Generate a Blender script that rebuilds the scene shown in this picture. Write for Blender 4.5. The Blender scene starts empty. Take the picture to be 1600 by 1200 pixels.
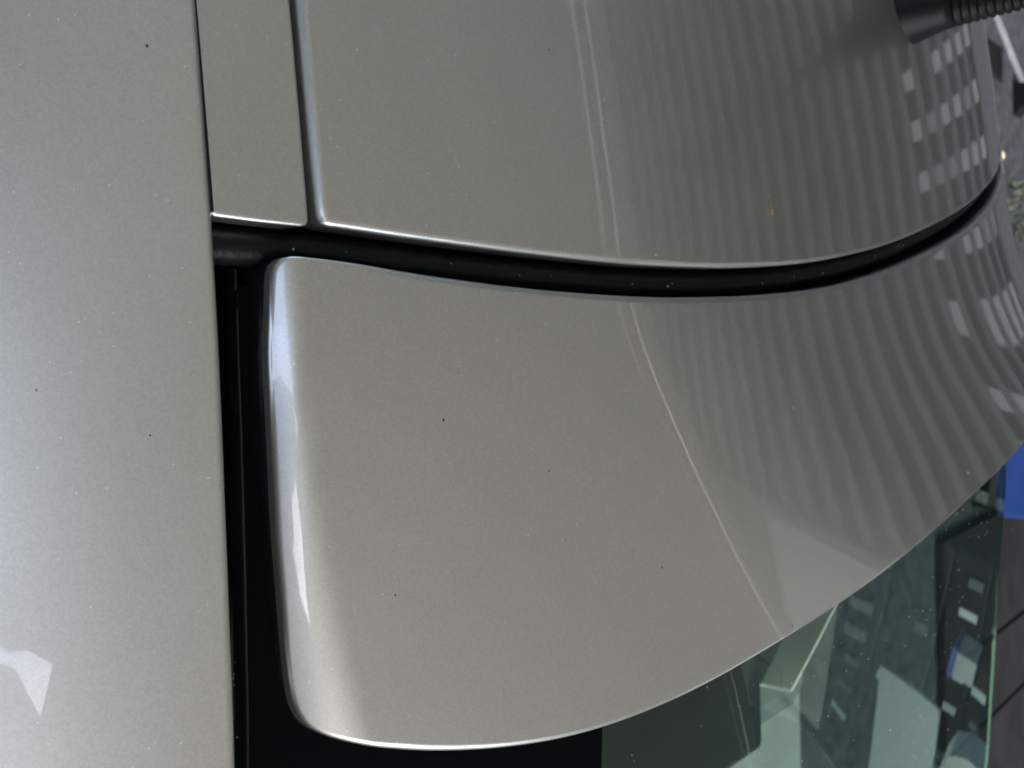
import bpy, bmesh, math, random
import numpy as np
from mathutils import Matrix, Vector, geometry
R = math.radians
random.seed(4)
sc = bpy.context.scene
col = sc.collection

# ------------------------------------------------------------------ camera, sky, sun, exposure
camd = bpy.data.cameras.new('camera'); cam = bpy.data.objects.new('camera', camd); col.objects.link(cam)
camd.sensor_width = 36; camd.lens = 36; camd.clip_start = .02; camd.clip_end = 2000
CD = Vector((0.756, -0.04102, -0.65329)).normalized()
CR = Vector((0.65257, -0.03087, 0.7571)); CR = (CR - CD*CR.dot(CD)).normalized(); CU = CR.cross(CD)
m = Matrix((CR, CU, -CD)).transposed().to_4x4(); m.translation = Vector((-0.836, 0, 1.7522))
cam.matrix_world = m
camd.dof.use_dof = True; camd.dof.focus_distance = .52; camd.dof.aperture_fstop = 14
sc.camera = cam
SUN_EL, SUN_ROT = R(50), R(203)
w = bpy.data.worlds.new('World'); sc.world = w; w.use_nodes = True
nt = w.node_tree; bg = nt.nodes['Background']; sky = nt.nodes.new('ShaderNodeTexSky')
sky.sky_type = 'NISHITA'; sky.sun_disc = False; sky.sun_elevation = SUN_EL; sky.sun_rotation = SUN_ROT
sky.dust_density = 3.5; sky.air_density = 1.0; sky.ozone_density = 1.2
nt.links.new(sky.outputs[0], bg.inputs[0]); bg.inputs[1].default_value = .15
sd = bpy.data.lights.new('sun', 'SUN'); sd.energy = .8; sd.angle = R(12); sd.color = (1, .96, .9)
sun = bpy.data.objects.new('sun', sd); col.objects.link(sun)
sdir = Vector((math.sin(SUN_ROT)*math.cos(SUN_EL), math.cos(SUN_ROT)*math.cos(SUN_EL), math.sin(SUN_EL)))
sun.rotation_euler = sdir.to_track_quat('Z', 'Y').to_euler(); sun.location = (0, -20, 30)
sc.view_settings.view_transform = 'Standard'; sc.view_settings.look = 'None'
sc.view_settings.exposure = 2.26; sc.view_settings.gamma = 1
sc.cycles.max_bounces = 10; sc.cycles.sample_clamp_indirect = 8

# ------------------------------------------------------------------ helpers
def tag(o, label=None, cat=None, group=None, kind=None):
    for k, v in (('label', label), ('category', cat), ('group', group), ('kind', kind)):
        if v: o[k] = v
    return o
def link(name, me, mat=None, parent=None):
    o = bpy.data.objects.new(name, me); col.objects.link(o)
    if mat: me.materials.append(mat)
    if parent: o.parent = parent
    return o
def empty(name, loc=(0, 0, 0)):
    o = bpy.data.objects.new(name, None); col.objects.link(o); o.location = loc; return o
def mesh(name, vs, fs, smooth=False):
    me = bpy.data.meshes.new(name); me.from_pydata([tuple(v) for v in vs], [], fs)
    if smooth: me.polygons.foreach_set('use_smooth', [True]*len(me.polygons))
    me.update(); return me
class MB:
    def __init__(s): s.v = []; s.f = []
    def box(s, x0, x1, y0, y1, z0, z1):
        b = len(s.v)
        s.v += [(x, y, z) for x in (x0, x1) for y in (y0, y1) for z in (z0, z1)]
        s.f += [tuple(b+i for i in q) for q in ((0,1,3,2),(4,6,7,5),(0,4,5,1),(2,3,7,6),(0,2,6,4),(1,5,7,3))]
        return s
    def build(s, name, mat, parent=None, bevel=0):
        o = link(name, mesh(name, s.v, s.f), mat, parent)
        if bevel:
            b = o.modifiers.new('bevel', 'BEVEL'); b.width = bevel; b.segments = 2
        return o
def material(name, color, rough=.6, metal=0, coat=0, spec=.5, noise=0, nscale=20, bump=0, bscale=60):
    m = bpy.data.materials.new(name); m.use_nodes = True; t = m.node_tree; p = t.nodes['Principled BSDF']
    p.inputs['Base Color'].default_value = (*color, 1); p.inputs['Roughness'].default_value = rough
    p.inputs['Metallic'].default_value = metal; p.inputs['Coat Weight'].default_value = coat
    p.inputs['Specular IOR Level'].default_value = spec
    tc = t.nodes.new('ShaderNodeTexCoord')
    if noise:
        n = t.nodes.new('ShaderNodeTexNoise'); n.inputs['Scale'].default_value = nscale; n.inputs['Detail'].default_value = 6
        t.links.new(tc.outputs['Object'], n.inputs['Vector'])
        r = t.nodes.new('ShaderNodeValToRGB'); r.color_ramp.elements[0].position = .3; r.color_ramp.elements[1].position = .7
        r.color_ramp.elements[0].color = (*[c*(1-noise) for c in color], 1); r.color_ramp.elements[1].color = (*[min(1, c*(1+noise)) for c in color], 1)
        t.links.new(n.outputs['Fac'], r.inputs['Fac']); t.links.new(r.outputs['Color'], p.inputs['Base Color'])
    if bump:
        n = t.nodes.new('ShaderNodeTexNoise'); n.inputs['Scale'].default_value = bscale; n.inputs['Detail'].default_value = 4
        t.links.new(tc.outputs['Object'], n.inputs['Vector'])
        b = t.nodes.new('ShaderNodeBump'); b.inputs['Strength'].default_value = bump; b.inputs['Distance'].default_value = .01
        t.links.new(n.outputs['Fac'], b.inputs['Height']); t.links.new(b.outputs['Normal'], p.inputs['Normal'])
    return m

# ------------------------------------------------------------------ materials
def paint(name, color):
    """silver metallic: a flake base under a clear coat"""
    m = bpy.data.materials.new(name); m.use_nodes = True; t = m.node_tree; p = t.nodes['Principled BSDF']
    tc = t.nodes.new('ShaderNodeTexCoord')
    p.inputs['Metallic'].default_value = .92; p.inputs['Roughness'].default_value = .38
    p.inputs['Coat Weight'].default_value = 1; p.inputs['Coat Roughness'].default_value = .012; p.inputs['Coat IOR'].default_value = 1.62
    v = t.nodes.new('ShaderNodeTexVoronoi'); v.inputs['Scale'].default_value = 1300
    t.links.new(tc.outputs['Object'], v.inputs['Vector'])
    mx = t.nodes.new('ShaderNodeMixRGB'); mx.inputs['Color1'].default_value = (*[c*.94 for c in color], 1); mx.inputs['Color2'].default_value = (*[min(1, c*1.06) for c in color], 1)
    sp = t.nodes.new('ShaderNodeSeparateColor'); t.links.new(v.outputs['Color'], sp.inputs[0])
    t.links.new(sp.outputs[0], mx.inputs['Fac'])
    # rare brighter flakes
    v2 = t.nodes.new('ShaderNodeTexVoronoi'); v2.inputs['Scale'].default_value = 900
    t.links.new(tc.outputs['Object'], v2.inputs['Vector'])
    s2 = t.nodes.new('ShaderNodeSeparateColor'); t.links.new(v2.outputs['Color'], s2.inputs[0])
    g = t.nodes.new('ShaderNodeMath'); g.operation = 'GREATER_THAN'; g.inputs[1].default_value = .997; t.links.new(s2.outputs[1], g.inputs[0])
    h = t.nodes.new('ShaderNodeMath'); h.operation = 'LESS_THAN'; h.inputs[1].default_value = .34; t.links.new(v2.outputs['Distance'], h.inputs[0])
    k = t.nodes.new('ShaderNodeMath'); k.operation = 'MULTIPLY'; t.links.new(g.outputs[0], k.inputs[0]); t.links.new(h.outputs[0], k.inputs[1])
    m2 = t.nodes.new('ShaderNodeMixRGB'); m2.inputs['Color2'].default_value = (.95, .93, .86, 1)
    t.links.new(k.outputs[0], m2.inputs['Fac']); t.links.new(mx.outputs[0], m2.inputs['Color1'])
    t.links.new(m2.outputs[0], p.inputs['Base Color'])
    sm = t.nodes.new('ShaderNodeTexNoise'); sm.inputs['Scale'].default_value = 14; sm.inputs['Detail'].default_value = 7; sm.inputs['Roughness'].default_value = .65
    t.links.new(tc.outputs['Object'], sm.inputs['Vector'])
    mr = t.nodes.new('ShaderNodeMapRange'); mr.inputs['From Min'].default_value = .3; mr.inputs['From Max'].default_value = .7
    mr.inputs['To Min'].default_value = .355; mr.inputs['To Max'].default_value = .415
    t.links.new(sm.outputs['Fac'], mr.inputs['Value']); t.links.new(mr.outputs[0], p.inputs['Roughness'])
    mc = t.nodes.new('ShaderNodeMapRange'); mc.inputs['From Min'].default_value = .45; mc.inputs['From Max'].default_value = .75
    mc.inputs['To Min'].default_value = .006; mc.inputs['To Max'].default_value = .05
    t.links.new(sm.outputs['Fac'], mc.inputs['Value']); t.links.new(mc.outputs[0], p.inputs['Coat Roughness'])
    # faint waviness and dust film
    n = t.nodes.new('ShaderNodeTexNoise'); n.inputs['Scale'].default_value = 9; n.inputs['Detail'].default_value = 2
    t.links.new(tc.outputs['Object'], n.inputs['Vector'])
    b = t.nodes.new('ShaderNodeBump'); b.inputs['Strength'].default_value = .01; b.inputs['Distance'].default_value = .002
    t.links.new(n.outputs['Fac'], b.inputs['Height']); t.links.new(b.outputs['Normal'], p.inputs['Coat Normal'])
    return m
M_PAINT = paint('silver_paint', (.636, .634, .574))
M_RUBBER = material('black_rubber', (.006, .008, .008), .42, spec=.22, bump=.1, bscale=400)
M_TRIM = material('black_gloss_trim', (.006, .007, .008), .16, spec=.45)
M_ANT = material('antenna_plastic', (.007, .006, .006), .4, spec=.22, noise=.3, nscale=300)
M_DARK = material('dark_interior_cloth', (.03, .032, .032), .9, noise=.4, nscale=80)
M_HEAD = material('grey_shelf_cloth', (.010, .011, .0105), .85, noise=.5, nscale=35)
M_ASPH = material('asphalt', (.026, .028, .031), .85, spec=.1, noise=.45, nscale=14, bump=.5, bscale=90)
M_CONC = material('concrete', (.155, .155, .150), .8, noise=.2, nscale=3)
M_LINE = material('road_paint', (.11, .115, .12), .7, noise=.35, nscale=12)
M_SOFF = material('soffit_paint', (.80, .785, .72), .7, noise=.04, nscale=2)
M_BEAM = material('beam_steel', (.88, .86, .80), .5, noise=.06, nscale=4)
M_TOW = material('tower_concrete', (.032, .032, .029), .8, noise=.12, nscale=.6)
M_TOWD = material('tower_dark_glazing', (.019, .021, .020), .7, spec=.1, noise=.3, nscale=.5)
M_PALE = material('pale_render', (.19, .19, .178), .8, noise=.08, nscale=.3)
M_WIN = material('pale_blind', (.16, .158, .15), .6, noise=.1, nscale=.6)
M_WIND = material('green_grey_blind', (.08, .095, .085), .6, noise=.2, nscale=.6)
M_BLUE = material('blue_enamel', (.012, .046, .20), .5, noise=.15, nscale=6)
M_BLUEP = material('faded_blue_enamel', (.045, .07, .24), .5, noise=.15, nscale=8)
M_WHITE = material('white_sheet_metal', (.30, .31, .30), .45, noise=.04, nscale=3)
M_GREEN = material('dark_leaves', (.022, .032, .016), .7, noise=.5, nscale=3)
M_MATT = material('matt_black_print', (.003, .0032, .0035), .7, spec=.03)
M_FAC = material('pale_facade', (.46, .46, .48), .8, noise=.08, nscale=.4)
M_CREAM = material('cream_shutter', (.85, .82, .70), .6)
M_TAN = material('tan_stone', (.55, .42, .25), .7, noise=.2, nscale=60)
M_STEEL = material('dark_steel', (.007, .0065, .007), .7, spec=.1, noise=.4, nscale=5)
M_TYRE = material('tyre_rubber', (.02, .02, .02), .8)
M_GLASS = bpy.data.materials.new('tinted_glass'); M_GLASS.use_nodes = True
_t = M_GLASS.node_tree; _p = _t.nodes['Principled BSDF']
_o = _t.nodes['Material Output']; _t.nodes.remove(_p)
_tr = _t.nodes.new('ShaderNodeBsdfTransparent'); _tr.inputs[0].default_value = (.42, .60, .50, 1)
_gl = _t.nodes.new('ShaderNodeBsdfGlossy'); _gl.inputs['Roughness'].default_value = .0; _gl.inputs[0].default_value = (.74, 1, .86, 1)
_fr = _t.nodes.new('ShaderNodeFresnel'); _fr.inputs[0].default_value = 1.5
_mx = _t.nodes.new('ShaderNodeMixShader'); _t.links.new(_fr.outputs[0], _mx.inputs[0]); _t.links.new(_tr.outputs[0], _mx.inputs[1]); _t.links.new(_gl.outputs[0], _mx.inputs[2])
# a thin film of dust
_df = _t.nodes.new('ShaderNodeBsdfDiffuse'); _df.inputs[0].default_value = (.4, .42, .38, 1)
_n = _t.nodes.new('ShaderNodeTexNoise'); _n.inputs['Scale'].default_value = 900; _n.inputs['Detail'].default_value = 5
_tc = _t.nodes.new('ShaderNodeTexCoord'); _t.links.new(_tc.outputs['Object'], _n.inputs['Vector'])
_r = _t.nodes.new('ShaderNodeValToRGB'); _r.color_ramp.elements[0].position = .5; _r.color_ramp.elements[0].color = (.012, .012, .012, 1)
_r.color_ramp.elements[1].position = .78; _r.color_ramp.elements[1].color = (.05, .05, .05, 1); _t.links.new(_n.outputs['Fac'], _r.inputs['Fac'])
_m2 = _t.nodes.new('ShaderNodeMixShader'); _t.links.new(_r.outputs[0], _m2.inputs[0]); _t.links.new(_mx.outputs[0], _m2.inputs[1]); _t.links.new(_df.outputs[0], _m2.inputs[2])
_t.links.new(_m2.outputs[0], _o.inputs[0])

# ------------------------------------------------------------------ the setting
g = MB(); g.v = [(-400, -400, 0), (400, -400, 0), (400, 400, 0), (-400, 400, 0)]; g.f = [(0, 1, 2, 3)]
tag(g.build('road', M_ASPH), kind='structure')
k = MB().box(-20, 2.6, -20, 20, .0, .12); tag(k.build('bounce_paving', M_CONC, bevel=.01), kind='structure')  # unseen pale slab added to bounce light up onto the soffit

# tower across the street: floor bands, glazing bands, bright blinds
TX = 60.
TY0, TY1, TH, FL = -14.5, 130., 125., 3.2
tower = empty('tower_block', (TX, 20, 0))
tag(tower, 'tall dark tower block with banded storeys, mirrored in the roof paint', 'building')
def lp(o, par):
    o.parent = par; o.matrix_parent_inverse = Matrix.Translation(-Vector(par.location)); return o
lp(MB().box(TX, TX+20, TY0, TY1, 0, TH).build('wall', M_TOWD), tower)
band_me = mesh('floor_band', *(lambda b: (b.v, b.f))(MB().box(-.9, 0, TY0-.3, TY1, -.65, .65)))
band_me.materials.append(M_TOW)
for i in range(1, int(TH/FL)):
    o = bpy.data.objects.new('floor_band', band_me); col.objects.link(o); o.location = (TX, 0, i*FL); o.location -= Vector(tower.location); o.parent = tower
lp(MB().box(TX-1.6, TX, TY0-1.0, TY0+.2, 0, TH).build('corner_pier', M_TOW), tower)
blind_me = mesh('blind', *(lambda b: (b.v, b.f))(MB().box(-.5, -.3, -.62, .62, -.95, .95)))
blind_me.materials.append(M_WIN)
blind_dim = blind_me.copy(); blind_dim.materials.clear(); blind_dim.materials.append(M_WIND)
for i in range(0, 6):
    for j in range(15):
        y = TY0+2.4+j*3.3
        if random.random() < .14: continue
        o = bpy.data.objects.new('blind', random.choice([blind_me, blind_me, blind_dim])); col.objects.link(o)
        o.location = Vector((TX-.35, y, i*FL+FL*.5)) - Vector(tower.location); o.parent = tower

# pale block behind it, and an unseen dark slab added to screen off sky
pb = empty('pale_block', (80, -60, 0)); tag(pb, 'pale rendered building beyond the tower corner, seen only in reflections', 'building')
lp(MB().box(80, 100, -60, -19.5, 34, 77).build('wall', M_PALE), pb)
lp(MB().box(80.3, 99.7, -59.7, -19.7, 0, 34).build('lower_wall', M_TOWD), pb)
lp(MB().box(79.6, 80, -61, -19.0, 74, 79).build('parapet', M_TOW), pb)
ds = empty('sky_screen_slab', (110, -60, 0)); tag(ds, 'dark tall slab added unseen behind the pale block to screen off sky', 'building')
lp(MB().box(110, 130, -230, -10, 0, 150).build('wall', M_TOWD), ds)

# unseen roof over the car, cut to hide sky and shape paint reflections
cn = empty('unseen_canopy', (0, 0, 0)); tag(cn, 'unseen pale flat roof over the parked car, edges cut to shape the paint reflections', 'unseen_canopy')
CZ = 3.3
def prism(name, poly, z0, z1, mat, parent):
    n = len(poly); V = [(x, y, z0) for x, y in poly]+[(x, y, z1) for x, y in poly]
    F = [tuple(range(n))[::-1], tuple(range(n, 2*n))]+[(i, (i+1) % n, n+(i+1) % n, n+i) for i in range(n)]
    bm = bmesh.new(); me = mesh(name, V, F); bm.from_mesh(me); bmesh.ops.triangulate(bm, faces=[f for f in bm.faces if len(f.verts) > 4]); bm.to_mesh(me); bm.free()
    return link(name, me, mat, parent)
far_edge = [(1.0, 4.6), (1.0, 2.0), (1.0, 1.3), (.985, .8), (.99, .45), (1.01, .2), (1.05, .0), (1.11, -.18), (1.19, -.35), (1.30, -.54), (1.44, -.75), (1.60, -.97), (1.78, -1.2), (2.15, -1.65), (2.6, -2.2), (3.5, -3.4)]
prism('soffit', [(-2.6, 4.6), (-2.6, -.67), (-2.52, -.68), (-2.46, -.71), (-2.34, -.69), (-2.19, -.72), (-2.23, -.80), (-2.30, -.92), (-2.38, -.84), (-2.45, -.77), (-2.52, -.76), (-2.6, -.77), (-2.6, -3.4)]  # edge notch cut so a sky patch mirrors in the side panel
      + [(x-.001, y) for x, y in far_edge[::-1]], CZ, CZ+.04, M_SOFF, cn)
prism('edge_beam', [(x+.012, y) for x, y in far_edge]+[(x+.07, y) for x, y in far_edge[::-1]], CZ-.01, CZ+.03, M_BEAM, cn)
prism('outer_fascia', [(x+.088, y) for x, y in far_edge]+[(x+.19, y) for x, y in far_edge[::-1]], CZ, CZ+.04, M_BEAM, cn)  # second strip added; open slots mirror as thin sky lines
for y in (-3.3, 4.5):
    for x in (-2.2, .95):
        MB().box(x-.05, x+.05, y-.05, y+.05, .02, CZ-.06).build('post', M_BEAM, cn, bevel=.008)

# unseen near-side building, heights stepped to shape sky streaks on the car
wb = empty('unseen_skyline', (-25, 0, 0)); tag(wb, 'unseen grey near-side building, roofline stepped to shape sky streaks on the car', 'building')
lp(MB().box(-45, -25, -70, 60, 0, 10).build('wall', M_FAC), wb)
for y0, y1, h in ((-70, -24, 25), (-24, -17.2, 19), (-17.2, -15.8, 16), (-15.8, -13.5, 19.5), (-13.5, -7.8, 25.5), (5.5, 60, 30)):
    lp(MB().box(-44, -25.2, y0, y1, 10.01, h).build('sky_blocker', M_CONC), wb)

# unseen white shapes added to give the pale reflections in the rear window
def yz_prism(name, poly, x0, x1, mat, parent):
    n = len(poly); V = [(x0, y, z) for y, z in poly]+[(x1, y, z) for y, z in poly]
    F = [tuple(range(n)), tuple(range(n, 2*n))[::-1]]+[(i, (i+1) % n, n+(i+1) % n, n+i) for i in range(n)]
    return link(name, mesh(name, V, F), mat, parent)
bb = empty('mirrored_board', (0, 0, 0)); tag(bb, 'blank white board on a post, added unseen for a low reflection in the rear window', 'mirrored_board')
yz_prism('panel', [(-12.7, 10.2), (-13.2, 6), (-15.3, 5.4), (-16.5, 9.2)], 30, 30.2, M_WHITE, bb)  # added board, outline cut to a low white reflection in the glass
MB().box(30.2, 30.5, -14.8, -14.5, .06, 8).build('post', M_TOW, bb)
gw = empty('mirrored_gable', (0, 0, 0)); tag(gw, 'tall white gable shape, added unseen for a pale strip mirrored in the rear window', 'house')
yz_prism('gable_wall', [(-27.2, 38.2), (-24.8, 35.5), (-22.9, 31), (-20.4, 19.5), (-20.2, .06), (-30, .06), (-30.5, 36)], 30, 36, M_WHITE, gw)  # added outline that follows the pale diagonal strip mirrored in the glass
yz_prism('roof_edge', [(-19.9, 19.0), (-22.4, 31.1), (-24.6, 36.4), (-24.9, 35.6), (-22.9, 31), (-20.4, 19)], 29.6, 30, M_TOW, gw)
tk = empty('mirrored_curve', (0, 0, 0)); tag(tk, 'squat white rounded shape, added unseen for a curved reflection in the rear window', 'white_reflector')
yz_prism('curved_wall', [(-13.0, .06), (-13.1, 2.6), (-13.4, 4.2), (-14.0, 4.7), (-14.7, 4.4), (-15.0, 2.6), (-15.0, .06)], 28, 30, M_WHITE, tk)  # added profile giving the curved white reflection
kb = empty('mirrored_box', (0, 0, 0)); tag(kb, 'small pale box with a blue fascia, added unseen for a reflection near the tower corner', 'mirrored_box')
MB().box(30, 32, -11.9, -11.1, 4.0, 5.9).build('wall', M_WHITE, kb); MB().box(30, 32, -12, -11, 5.95, 6.3).build('fascia', M_BLUEP, kb); MB().box(30.2, 31.8, -11.8, -11.2, .06, 3.95).build('base', M_TOWD, kb)  # added box standing in for a small pale reflection
sg = empty('mirrored_panel', (0, 0, 0)); tag(sg, 'pale angular board, added unseen for a reflection between the gable and the pale block', 'pale_reflector')
yz_prism('board', [(-16.9, 20.6), (-17.2, 24.0), (-19.2, 24.0), (-19.4, 22.4), (-18.6, 22.0), (-18.2, 20.4)], 32, 32.2, M_PALE, sg)  # added board shaped for one angular pale reflection
MB().box(32.3, 32.6, -18.3, -18.0, .06, 23).build('post', M_TOWD, sg)
dh = empty('dark_house', (0, 0, 0)); tag(dh, 'dark low house row standing behind the added white board', 'house')
MB().box(36, 46, -34, -9.5, 0.06, 17).build('wall', M_TOWD, dh)
hr = random.Random(3)
for q_ in range(17):
    for k_, zz in enumerate((2.2, 5.6, 9.4, 13.2)):
        if hr.random() < .35: continue
        y_ = -10.3-q_*1.25; h_ = hr.uniform(.9, 2.6); wd = hr.uniform(.16, .5)
        MB().box(35.85, 35.99, y_-wd, y_, zz, zz+h_).build('window', hr.choice([M_CREAM, M_CREAM, M_WIND, M_PALE, M_WIN]), dh)
for q_ in range(3): MB().box(35.7, 35.98, -33.9, -9.6, 4.9+q_*3.8, 5.1+q_*3.8).build('ledge', M_TOW, dh)

# blue container and road things on the far side
bc = empty('waste_container', (5.3, -.65, 0)); tag(bc, 'blue enamelled metal container standing on the road beyond the car', 'container')
lp(MB().box(4.95, 5.6, -.60, -.34, .14, .95).build('front_panel', M_BLUEP, bevel=.01), bc)
lp(MB().box(4.95, 5.6, -1.01, -.61, .14, .95).build('side_door', M_BLUE, bevel=.01), bc)
lp(MB().box(5.0, 5.5, -.98, -.36, .0, .13).build('base', M_TRIM, bevel=.005), bc)
pl = empty('steel_plate', (5.9, -2.2, 0)); tag(pl, 'dark seamed steel plate lying on the road beside the blue container', 'plate')
for a_, b_ in ((-1.72, -1.06), (-2.16, -1.74), (-4.2, -2.18)):
    lp(MB().box(4.4, 7.6, a_, b_, .004, .05).build('panel', M_STEEL, bevel=.006), pl)
g = MB(); g.v = [(x, y, .004) for x, y in ((5.0, 2.05), (5.16, 2.05), (6.6, 1.28), (6.45, 1.24))]; g.f = [(0, 3, 2, 1)]
tag(g.build('road_line', M_LINE), kind='structure')
g = MB(); g.v = [(x, y, .004) for x, y in ((5.55, 2.9), (5.75, 2.9), (7.6, 1.55), (7.45, 1.45))]; g.f = [(0, 3, 2, 1)]
tag(g.build('road_line', M_LINE), kind='structure')
dr = empty('drain_cover', (5.5, 1.5, 0)); tag(dr, 'dark square drain cover set in the road beyond the antenna', 'drain cover')
lp(MB().box(5.36, 5.62, 1.42, 1.62, .004, .02).build('frame', M_TRIM, bevel=.004), dr)
for q_ in range(4): lp(MB().box(5.40+q_*.055, 5.42+q_*.055, 1.44, 1.60, .02, .026).build('bar', M_STEEL), dr)
sh = empty('black_shoe', (5.95, 1.35, 0)); tag(sh, 'small black rubber wedge lying near the painted road line', 'wheel wedge')
w_ = yz_prism('wedge', [(1.27, .004), (1.47, .004), (1.45, .10), (1.36, .10)], 5.88, 6.02, M_TRIM, None); lp(w_, sh)
bm = bmesh.new(); bmesh.ops.create_icosphere(bm, subdivisions=3, radius=.03)
for v in bm.verts: v.co *= 1+.12*math.sin(v.co.x*90)*math.cos(v.co.y*70); v.co.z *= .8
me = bpy.data.meshes.new('tan_stone'); bm.to_mesh(me); bm.free(); me.polygons.foreach_set('use_smooth', [True]*len(me.polygons))
o = link('tan_stone', me, M_TAN); o.location = (5.52, .985, .022); tag(o, 'small rounded tan stone lying on the road past the roof edge', 'stone')
lv = MB()
rnd = random.Random(8)
for q_ in range(420):
    x = 5.45+rnd.random()*1.2; y = .52+rnd.random()*.36; a_ = rnd.random()*6.3; l_ = .02+rnd.random()*.035; h_ = rnd.random()*.05
    b_ = len(lv.v); dx, dy = math.cos(a_)*l_, math.sin(a_)*l_
    lv.v += [(x, y, .006), (x+dx*.5-dy*.3, y+dy*.5+dx*.3, h_+.01), (x+dx, y+dy, h_), (x+dx*.5+dy*.3, y+dy*.5-dx*.3, h_+.01)]; lv.f.append((b_, b_+1, b_+2, b_+3))
tag(lv.build('roadside_weeds', M_GREEN), kind='stuff')

# ------------------------------------------------------------------ the car body as smooth height surfaces
def roof(x, y): return 1.46 - .2019*x*x - .0597*x**4 - .0468*y - .1153*y*y
def soft_neg(y): return -.02*np.logaddexp(0, -y/.02)
def ramp(y): t = np.clip((.16-y)/.30, 0, 1); return t*t*(3-2*t)
def sp0(x, y): return roof(x, y) - .30*(x+.1)*soft_neg(y) + .075*np.maximum(x+.22, 0)**2*ramp(y)
def spl(y): return .53943*y*y - .0105*y - .56567
def spw(y): return .8*(.010+.10*np.maximum(0, .035-y))
def spoiler(x, y):
    w_ = spw(y); u = np.clip((x-spl(y))/w_, 0, 1); return sp0(x, y) - (.60-.85*np.clip(-y, 0, .2))*w_*(1-u)**1.75
def glass(x, y): return 1.425 - .06*x*x - .06*x**4 + .10*(y+.2) - .1*(y+.2)**2 - .16*np.maximum(-x-.05, 0)**1.7
def side(x, y):
    u = np.maximum(-.5905-x, -.006); return roof(-.5905, y) + .0015 - .48*u - 1.0*np.maximum(u, 0)**2
def mirror_side(x, y): return side(-x, y) - .45*np.maximum(.15-y, 0)

def spline(P, n=24):
    P = np.array(P, float); out = []
    Q = np.vstack([2*P[0]-P[1], P, 2*P[-1]-P[-2]])
    for i in range(1, len(Q)-2):
        p0, p1, p2, p3 = Q[i-1:i+3]
        for t in np.arange(n)/n:
            out.append(.5*((2*p1)+(-p0+p2)*t+(2*p0-5*p1+4*p2-p3)*t*t+(-p0+3*p1-3*p2+p3)*t**3))
    out.append(P[-1]); return np.array(out)
def resample(P, step):
    P = np.vstack([P, P[:1]]); d = np.r_[0, np.cumsum(np.hypot(*np.diff(P, axis=0).T))]
    n = max(24, int(d[-1]/step)); s = np.arange(n)*d[-1]/n
    return np.c_[np.interp(s, d, P[:, 0]), np.interp(s, d, P[:, 1])]
def soften(P, it):
    for _ in range(it): P = .25*np.roll(P, 1, 0)+.5*P+.25*np.roll(P, -1, 0)
    return P
def inside(P, X):
    x, y = X[:, 0], X[:, 1]; c = np.zeros(len(X), bool)
    for (x0, y0), (x1, y1) in zip(P, np.roll(P, -1, 0)):
        k = (y0 > y) != (y1 > y)
        if y0 != y1: c ^= k & (x < (x1-x0)*(y-y0)/(y1-y0)+x0)
    return c
def normals(f, X):
    e = 2e-4; x, y = X[:, 0], X[:, 1]
    n = np.c_[-(f(x+e, y)-f(x-e, y))/(2*e), -(f(x, y+e)-f(x, y-e))/(2*e), np.ones(len(X))]
    return n/np.linalg.norm(n, axis=1)[:, None]
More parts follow.
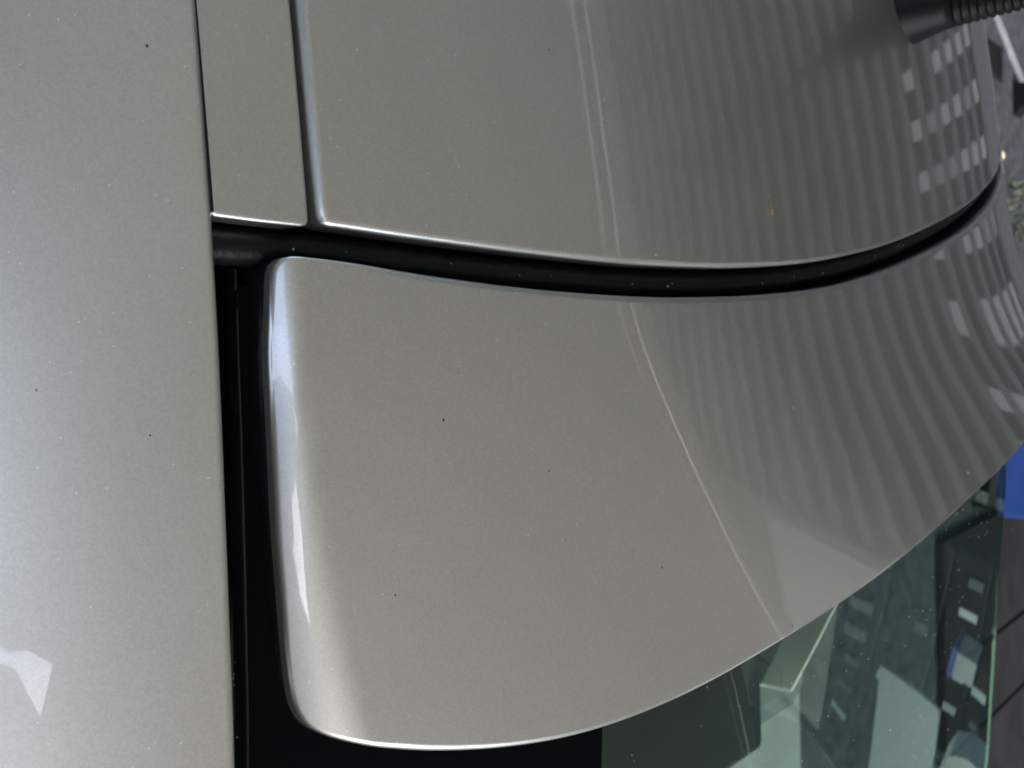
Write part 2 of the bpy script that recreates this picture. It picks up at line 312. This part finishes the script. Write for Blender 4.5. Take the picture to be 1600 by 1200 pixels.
def panel(name, outline, f, r, mat, parent, skirt=.012, step=.004, grid=.011, soft=3, sink=0., nseg=6):
    """pressed sheet: outline in plan, rolled edge of radius r, folded flange, exact normals"""
    P = soften(resample(np.array(outline), step), soft)
    A = .5*np.sum(P[:, 0]*np.roll(P[:, 1], -1)-np.roll(P[:, 0], -1)*P[:, 1])
    if A < 0: P = P[::-1]
    T = np.roll(P, -1, 0)-np.roll(P, 1, 0); T /= np.linalg.norm(T, axis=1)[:, None]
    O = np.c_[T[:, 1], -T[:, 0]]                               # outward
    n = len(P); V = []; N = []; F = []
    r = r(P[:, 0], P[:, 1]) if callable(r) else np.full(n, r)
    def ring(d, drop, t):
        X = P-O*(d+np.zeros(n))[:, None]; nz = normals(f, X); z = f(X[:, 0], X[:, 1])-drop-sink
        nn = nz*math.cos(t)+np.c_[O, np.zeros(n)]*math.sin(t); nn /= np.linalg.norm(nn, axis=1)[:, None]
        V.append(np.c_[X, z]); N.append(nn)
    ring(0, r+skirt, R(90)); ring(0, r, R(90))
    for k in range(nseg-1, -1, -1):
        t = R(90)*k/nseg; ring(r*(1-math.sin(t)), r*(1-math.cos(t)), t)
    nr = len(V)
    for k in range(nr-1):
        a, b = k*n, (k+1)*n
        F += [(a+i, a+(i+1) % n, b+(i+1) % n, b+i) for i in range(n)]
    inner = V[-1][:, :2]; base = (nr-1)*n
    x0, y0 = inner.min(0); x1, y1 = inner.max(0)
    gx, gy = np.meshgrid(np.arange(x0, x1, grid), np.arange(y0, y1, grid)); G = np.c_[gx.ravel(), gy.ravel()]
    shr = P-O*(r+grid*.45)[:, None]; G = G[inside(shr, G)]
    pts = [Vector(p) for p in inner]+[Vector(p) for p in G]
    res = geometry.delaunay_2d_cdt(pts, [], [list(range(n))], 1, 1e-7)
    vv = np.array([tuple(v) for v in res[0]])
    vm = {}
    extra_v = []; 
    for i, orig in enumerate(res[3]):
        o = [q for q in orig if q < n]
        if o: vm[i] = base+o[0]
        else: vm[i] = nr*n+len(extra_v); extra_v.append(vv[i])
    E = np.array(extra_v) if extra_v else np.zeros((0, 2))
    if len(E):
        V.append(np.c_[E, f(E[:, 0], E[:, 1])-sink]); N.append(normals(f, E))
    for t in res[2]:
        q = tuple(vm[i] for i in t)
        if len(set(q)) < 3: continue
        F.append(q)
    V = np.vstack(V); N = np.vstack(N)
    F2 = []
    for q in F:                                                # every face looks outward
        a, b, c = V[q[0]], V[q[1]], V[q[2]]; nf = np.cross(b-a, c-a)
        F2.append(q if nf @ (N[q[0]]+N[q[1]]+N[q[2]]) >= 0 else q[::-1])
    me = mesh(name, V, F2, True)
    me.normals_split_custom_set_from_vertices([tuple(v) for v in N])
    return link(name, me, mat, parent)

car = empty('parked_car', (0, 0, 0))
tag(car, 'silver metallic hatchback roof corner with tailgate spoiler and tinted rear window', 'car')

ROOF_REAR = [(-.5439, .0542), (-.5273, .0526), (-.4983, .0498), (-.4434, .0454), (-.3777, .0416), (-.3256, .0404), (-.2639, .0412), (-.1885, .0459), (-.113, .0548), (-.0291, .0683), (.0656, .0876), (.1766, .1129), (.2776, .1396), (.3643, .1644), (.45, .192), (.545, .224)]
rr = spline(ROOF_REAR, 10)
roof_outline = np.vstack([rr, [(.5475, 1.3)], [(-.5475, 1.3)], [(-.5466, .3)], [(-.5458, .1)], [(-.5450, .0600)]])
panel('roof_panel', roof_outline, roof, .0042, M_PAINT, car, soft=1, grid=.0065)
panel('roof_strip', [(-.5925, .0567), (-.5737, .0549), (-.5485, .0531), (-.5489, .3), (-.5492, 1.3), (-.5925, 1.3)], roof, .0024, M_PAINT, car, soft=1, sink=.0018)
panel('roof_strip', [(.5885, .236), (.5482, .226), (.5482, 1.3), (.5885, 1.3)], roof, .0030, M_PAINT, car, soft=1, sink=.0008)
EDGE = [(-.5905, 1.3), (-.5905, .1463), (-.5908, .1061), (-.5911, .0688), (-.5911, .0555), (-.5916, .0182), (-.5924, -.0244), (-.5933, -.0671), (-.5942, -.1206), (-.5948, -.1718), (-.597, -.30), (-.60, -.55)]
panel('side_panel', EDGE+[(-.84, -.55), (-.84, 1.3)], side, .0042, M_PAINT, car, soft=2, skirt=.05)
panel('side_panel', [(-x, y) for x, y in EDGE]+[(.84, -.55), (.84, 1.3)], mirror_side, .0042, M_PAINT, car, soft=2, skirt=.05)

SP_FRONT = [(-.5276, .0379), (-.4823, .0323), (-.4245, .0269), (-.3544, .0236), (-.2981, .0236), (-.2305, .0257), (-.1462, .0321), (-.0589, .0449), (.0431, .0647), (.1691, .0919), (.287, .1222), (.3873, .1495), (.47, .172), (.553, .196)]
SP_LEFT = [(-.5632, .0404), (-.5650, .0375), (-.5663, .0185), (-.5671, -.0038), (-.5654, -.0294), (-.5632, -.0584), (-.5605, -.0881), (-.5568, -.1188), (-.5532, -.1474), (-.5496, -.1654), (-.545, -.1758), (-.5372, -.1827), (-.5243, -.1891), (-.5055, -.1967), (-.4775, -.2051), (-.4395, -.2132), (-.3976, -.2181), (-.3506, -.2184), (-.2973, -.2142), (-.2353, -.2054), (-.1605, -.1939), (-.0654, -.1767), (.0694, -.1486), (.1959, -.1238), (.2979, -.1053), (.40, -.088), (.555, -.062)]
a = spline(SP_LEFT, 10); b = spline([(-.5632, .0404), (-.5598, .0409), (-.5520, .0401)]+SP_FRONT, 10)
panel('spoiler', np.vstack([a, b[::-1][:-1]]), spoiler, lambda x, y: .0016+.0029*np.clip((x+.545)/.04, 0, 1), M_PAINT, car, soft=2, skirt=.0035, grid=.006)
panel('spoiler_base', np.vstack([a, b[::-1][:-1]]), lambda x, y: spoiler(x, y)-.0072, .002, M_RUBBER, car, soft=4, skirt=.03, grid=.02)

# rear window with its ceramic rim
GL = [(.385, -.06), (.397, -.129), (.415, -.183), (.423, -.25), (.431, -.29), (.462, -.376), (.505, -.47), (.560, -.568), (.585, -.62)]
panel('rear_window', [(-.525, -.15), (-.3, -.09)]+GL+[(-.525, -.62)], glass, .002, M_GLASS, car, soft=2, skirt=.002, grid=.02)
panel('window_border', [(-.572, .03), (-.36, .0), (-.345, -.30), (-.335, -.62), (-.592, -.62), (-.580, -.2)], lambda x, y: glass(x, y)+.0015, .001, M_MATT, car, soft=2, skirt=.001, grid=.02)

# black channel under the panel gaps
def tray(x, y): return np.minimum(roof(x, y), sp0(x, y)-.03*np.clip((-.55-x)/.02, 0, 0)) - .040 - .05*np.clip((x+.56)/.02, 0, 1)*np.clip(-y/.1, 0, 1)
panel('gap_channel', [(-.598, -.62), (-.545, -.62), (-.545, -.215), (-.40, -.20), (.3, -.10), (.56, .0), (.60, .40), (-.598, .40)], tray, .002, M_RUBBER, car, soft=1, grid=.02)
def sweep(name, path, fz, prof, mat, parent):
    """profile (sideways, up) swept along a plan path laid on a height function"""
    P = np.array(path, float); T = np.gradient(P, axis=0); T /= np.linalg.norm(T, axis=1)[:, None]; O = np.c_[T[:, 1], -T[:, 0]]
    V = []; F = []; k = len(prof)
    for p, o in zip(P, O):
        for s, z in prof: q = p+o*s; V.append((q[0], q[1], float(fz(p[0], p[1]))+z))
    for i in range(len(P)-1):
        for j in range(k): F.append((i*k+j, i*k+(j+1) % k, (i+1)*k+(j+1) % k, (i+1)*k+j))
    return link(name, mesh(name, V, F, True), mat, parent)
circ = lambda rx, rz, n=20: [(rx*math.cos(2*math.pi*i/n), rz*math.sin(2*math.pi*i/n)) for i in range(n)]
sweep('roof_bead', [(-.5908, y) for y in np.linspace(.058, 1.29, 80)], lambda x, y: roof(x, y)-.0016, circ(.0009, .0009, 10), M_RUBBER, car)
seal = [(x, y-.009) for x, y in rr]; seal = [(-.602, .0475), (-.575, .046), (-.56, .0452)]+[tuple(p) for p in seal[4:]]
sweep('gap_seal', seal, lambda x, y: roof(x, y)-.024, circ(.0085, .012), M_RUBBER, car)
left = [(-.5707+.0329*min(y-.0387, 0) if y > -.19 else -.5783, y) for y in np.linspace(.036, -.60, 60)]
sweep('channel_ridge', left, lambda x, y: roof(x, y)-.030, circ(.0016, .008), M_TRIM, car)
left2 = [(-.5660+.0329*min(y-.0387, 0), y) for y in np.linspace(.034, -.60, 60)]
sweep('channel_strip', left2, lambda x, y: roof(x, y)-.046, circ(.0050, .010), M_TRIM, car)

# antenna: ribbed rubber foot tapering into a mast
an = empty('antenna', (.056, .2765, 0)); an.parent = car
an.location.z = float(roof(an.location.x, an.location.y))
def lathe(name, prof, mat, parent, n=40):
    V = []; F = []; k = len(prof)
    for r_, z in prof:
        for i in range(n): a = 2*math.pi*i/n; V.append((r_*math.cos(a)*1.0, r_*math.sin(a), z))
    for j in range(k-1):
        for i in range(n): F.append((j*n+i, j*n+(i+1) % n, (j+1)*n+(i+1) % n, (j+1)*n+i))
    F.append(tuple((k-1)*n+i for i in range(n)))
    return link(name, mesh(name, V, F, True), mat, parent)
foot = lathe('foot', [(.036, -.008), (.0368, .0), (.0360, .003), (.0335, .008), (.0285, .020), (.0240, .033), (.0208, .042)], M_ANT, an)
prof = []
for i in range(9):
    z = .042+i*.0062; r0 = .0200-i*.0011
    prof += [(r0, z), (r0+.0014, z+.0014), (r0+.0014, z+.0034), (r0-.0006, z+.0046)]
lathe('ribbed_collar', prof, M_ANT, an)
lathe('mast', [(.0102, .096), (.0085, .125), (.0055, .20), (.0035, .34), (.003, .50), (0.0001, .505)], M_ANT, an, 20)
an.rotation_euler = (R(8), R(1), 0)

# cabin under the glass
MB().box(-.54, .50, -.60, .05, 1.02, 1.06).build('parcel_shelf', M_HEAD, car, bevel=.01)
MB().box(-.60, .60, .05, .10, .40, 1.30).build('seat_back', M_DARK, car, bevel=.02)
# lower body and wheels
lb = MB(); lb.box(-.86, .86, -.66, 1.3, .32, .98); lb.build('lower_body', M_PAINT, car, bevel=.06)
for x in (-.80, .80):
    tw = MB(); n = 32
    vs = []; fs = []
    for i in range(n):
        a_ = 2*math.pi*i/n
        for dx, rr_ in ((-.1, .20), (-.1, .31), (.1, .31), (.1, .20)): vs.append((x+dx, .1+rr_*math.cos(a_), .31+rr_*math.sin(a_)))
    for i in range(n):
        j = (i+1) % n
        for q in range(4): fs.append((i*4+q, i*4+(q+1) % 4, j*4+(q+1) % 4, j*4+q))
    link('wheel', mesh('wheel', vs, fs), M_TYRE, car)

# ------------------------------------------------------------------ dirt on the paint
M_DIRT = material('dark_dirt', (.03, .025, .02), .8); M_OCH = material('ochre_dirt', (.35, .22, .06), .7); M_DUST = material('pale_dust', (.8, .78, .7), .7)
def blob(V, F, x, y, z, r, squash, n=7):
    b = len(V); V.append((x, y, z+r*squash))
    ph = random.random()*6
    for i in range(n):
        a_ = 2*math.pi*i/n; q = r*(.7+.5*random.random()); V.append((x+q*math.cos(a_+ph), y+q*math.sin(a_+ph), z-.00005))
    F += [(b, b+1+i, b+1+(i+1) % n) for i in range(n)]
def specks(name, pts, mat):
    V = []; F = []
    for f, x, y, r in pts: blob(V, F, x, y, float(f(x, y)), r, .5)
    tag(link(name, mesh(name, V, F), mat), kind='stuff')
dark = [(roof, -.4077, .1526, .0006), (spoiler, -.4863, -.0364, .0008), (spoiler, -.3364, -.1329, .0008), (spoiler, -.5096, -.1184, .0007), (spoiler, -.2088, -.1941, .0008), (side, -.6103, .1251, .0009), (side, -.6192, -.0332, .0006)]
och = [(roof, -.3323, .1541, .0005), (roof, -.3441, .1341, .0007), (roof, -.264, .1697, .0005), (spoiler, -.4221, -.0675, .0009), (roof, -.1884+.15, .2303, .0009), (side, -.6546, -.0132, .0007), (roof, .1342, .2585, .0013), (spoiler, -.4701, -.0833, .0004)]
pale = [(spoiler, -.2054, -.049, .0012), (spoiler, .0756, -.1236, .0014), (roof, -.3387, .047, .0008), (spoiler, -.5131, -.1744, .0005)]
for _ in range(150):
    x = random.uniform(-.53, .3); y = random.uniform(.08, .45); random.choice([dark, och, pale, pale]).append((roof, x, y, random.uniform(.00015, .00036)))
for _ in range(170):
    x = random.uniform(-.53, .2); y = random.uniform(-.19, .0); 
    random.choice([dark, och, pale, pale]).append((spoiler, x, y, random.uniform(.00015, .00036)))
sealtop = lambda x, y: roof(x, y)-.0115
for _ in range(26):
    x = random.uniform(-.57, .2); y = float(np.interp(x, [p[0] for p in rr], [p[1] for p in rr]))-.0085+random.uniform(-.002, .002)
    random.choice([och, pale]).append((sealtop, x, y, random.uniform(.0003, .0008)))
for _ in range(8): och.append((lambda x, y: roof(x, y)-.0195, -.5775+random.uniform(-.0008, .0008)-.006, random.uniform(-.18, .03), random.uniform(.00025, .0005)))
gs = [(glass, random.uniform(-.35, .45), random.uniform(-.55, -.15), random.uniform(.0003, .0008)) for _ in range(260)]
pale += [g_ for g_ in gs if g_[1] < .36]
specks('dark_dirt_specks', dark, M_DIRT); specks('ochre_dirt_specks', och, M_OCH); specks('pale_dust_specks', pale, M_DUST)
V = []; F = []; z0 = float(roof(-.2193, .0802))
for k_, (dx, dy, r) in enumerate(((0, 0, .0022), (-.0012, .003, .0016), (.0010, -.0022, .0018), (-.002, .006, .0011))): blob(V, F, -.2193+dx, .0802+dy, z0, r, .7)
tag(link('leaf_crumb', mesh('leaf_crumb', V, F), M_OCH), 'tiny ochre crumb of leaf litter lying on the silver roof above the seal', 'leaf litter')
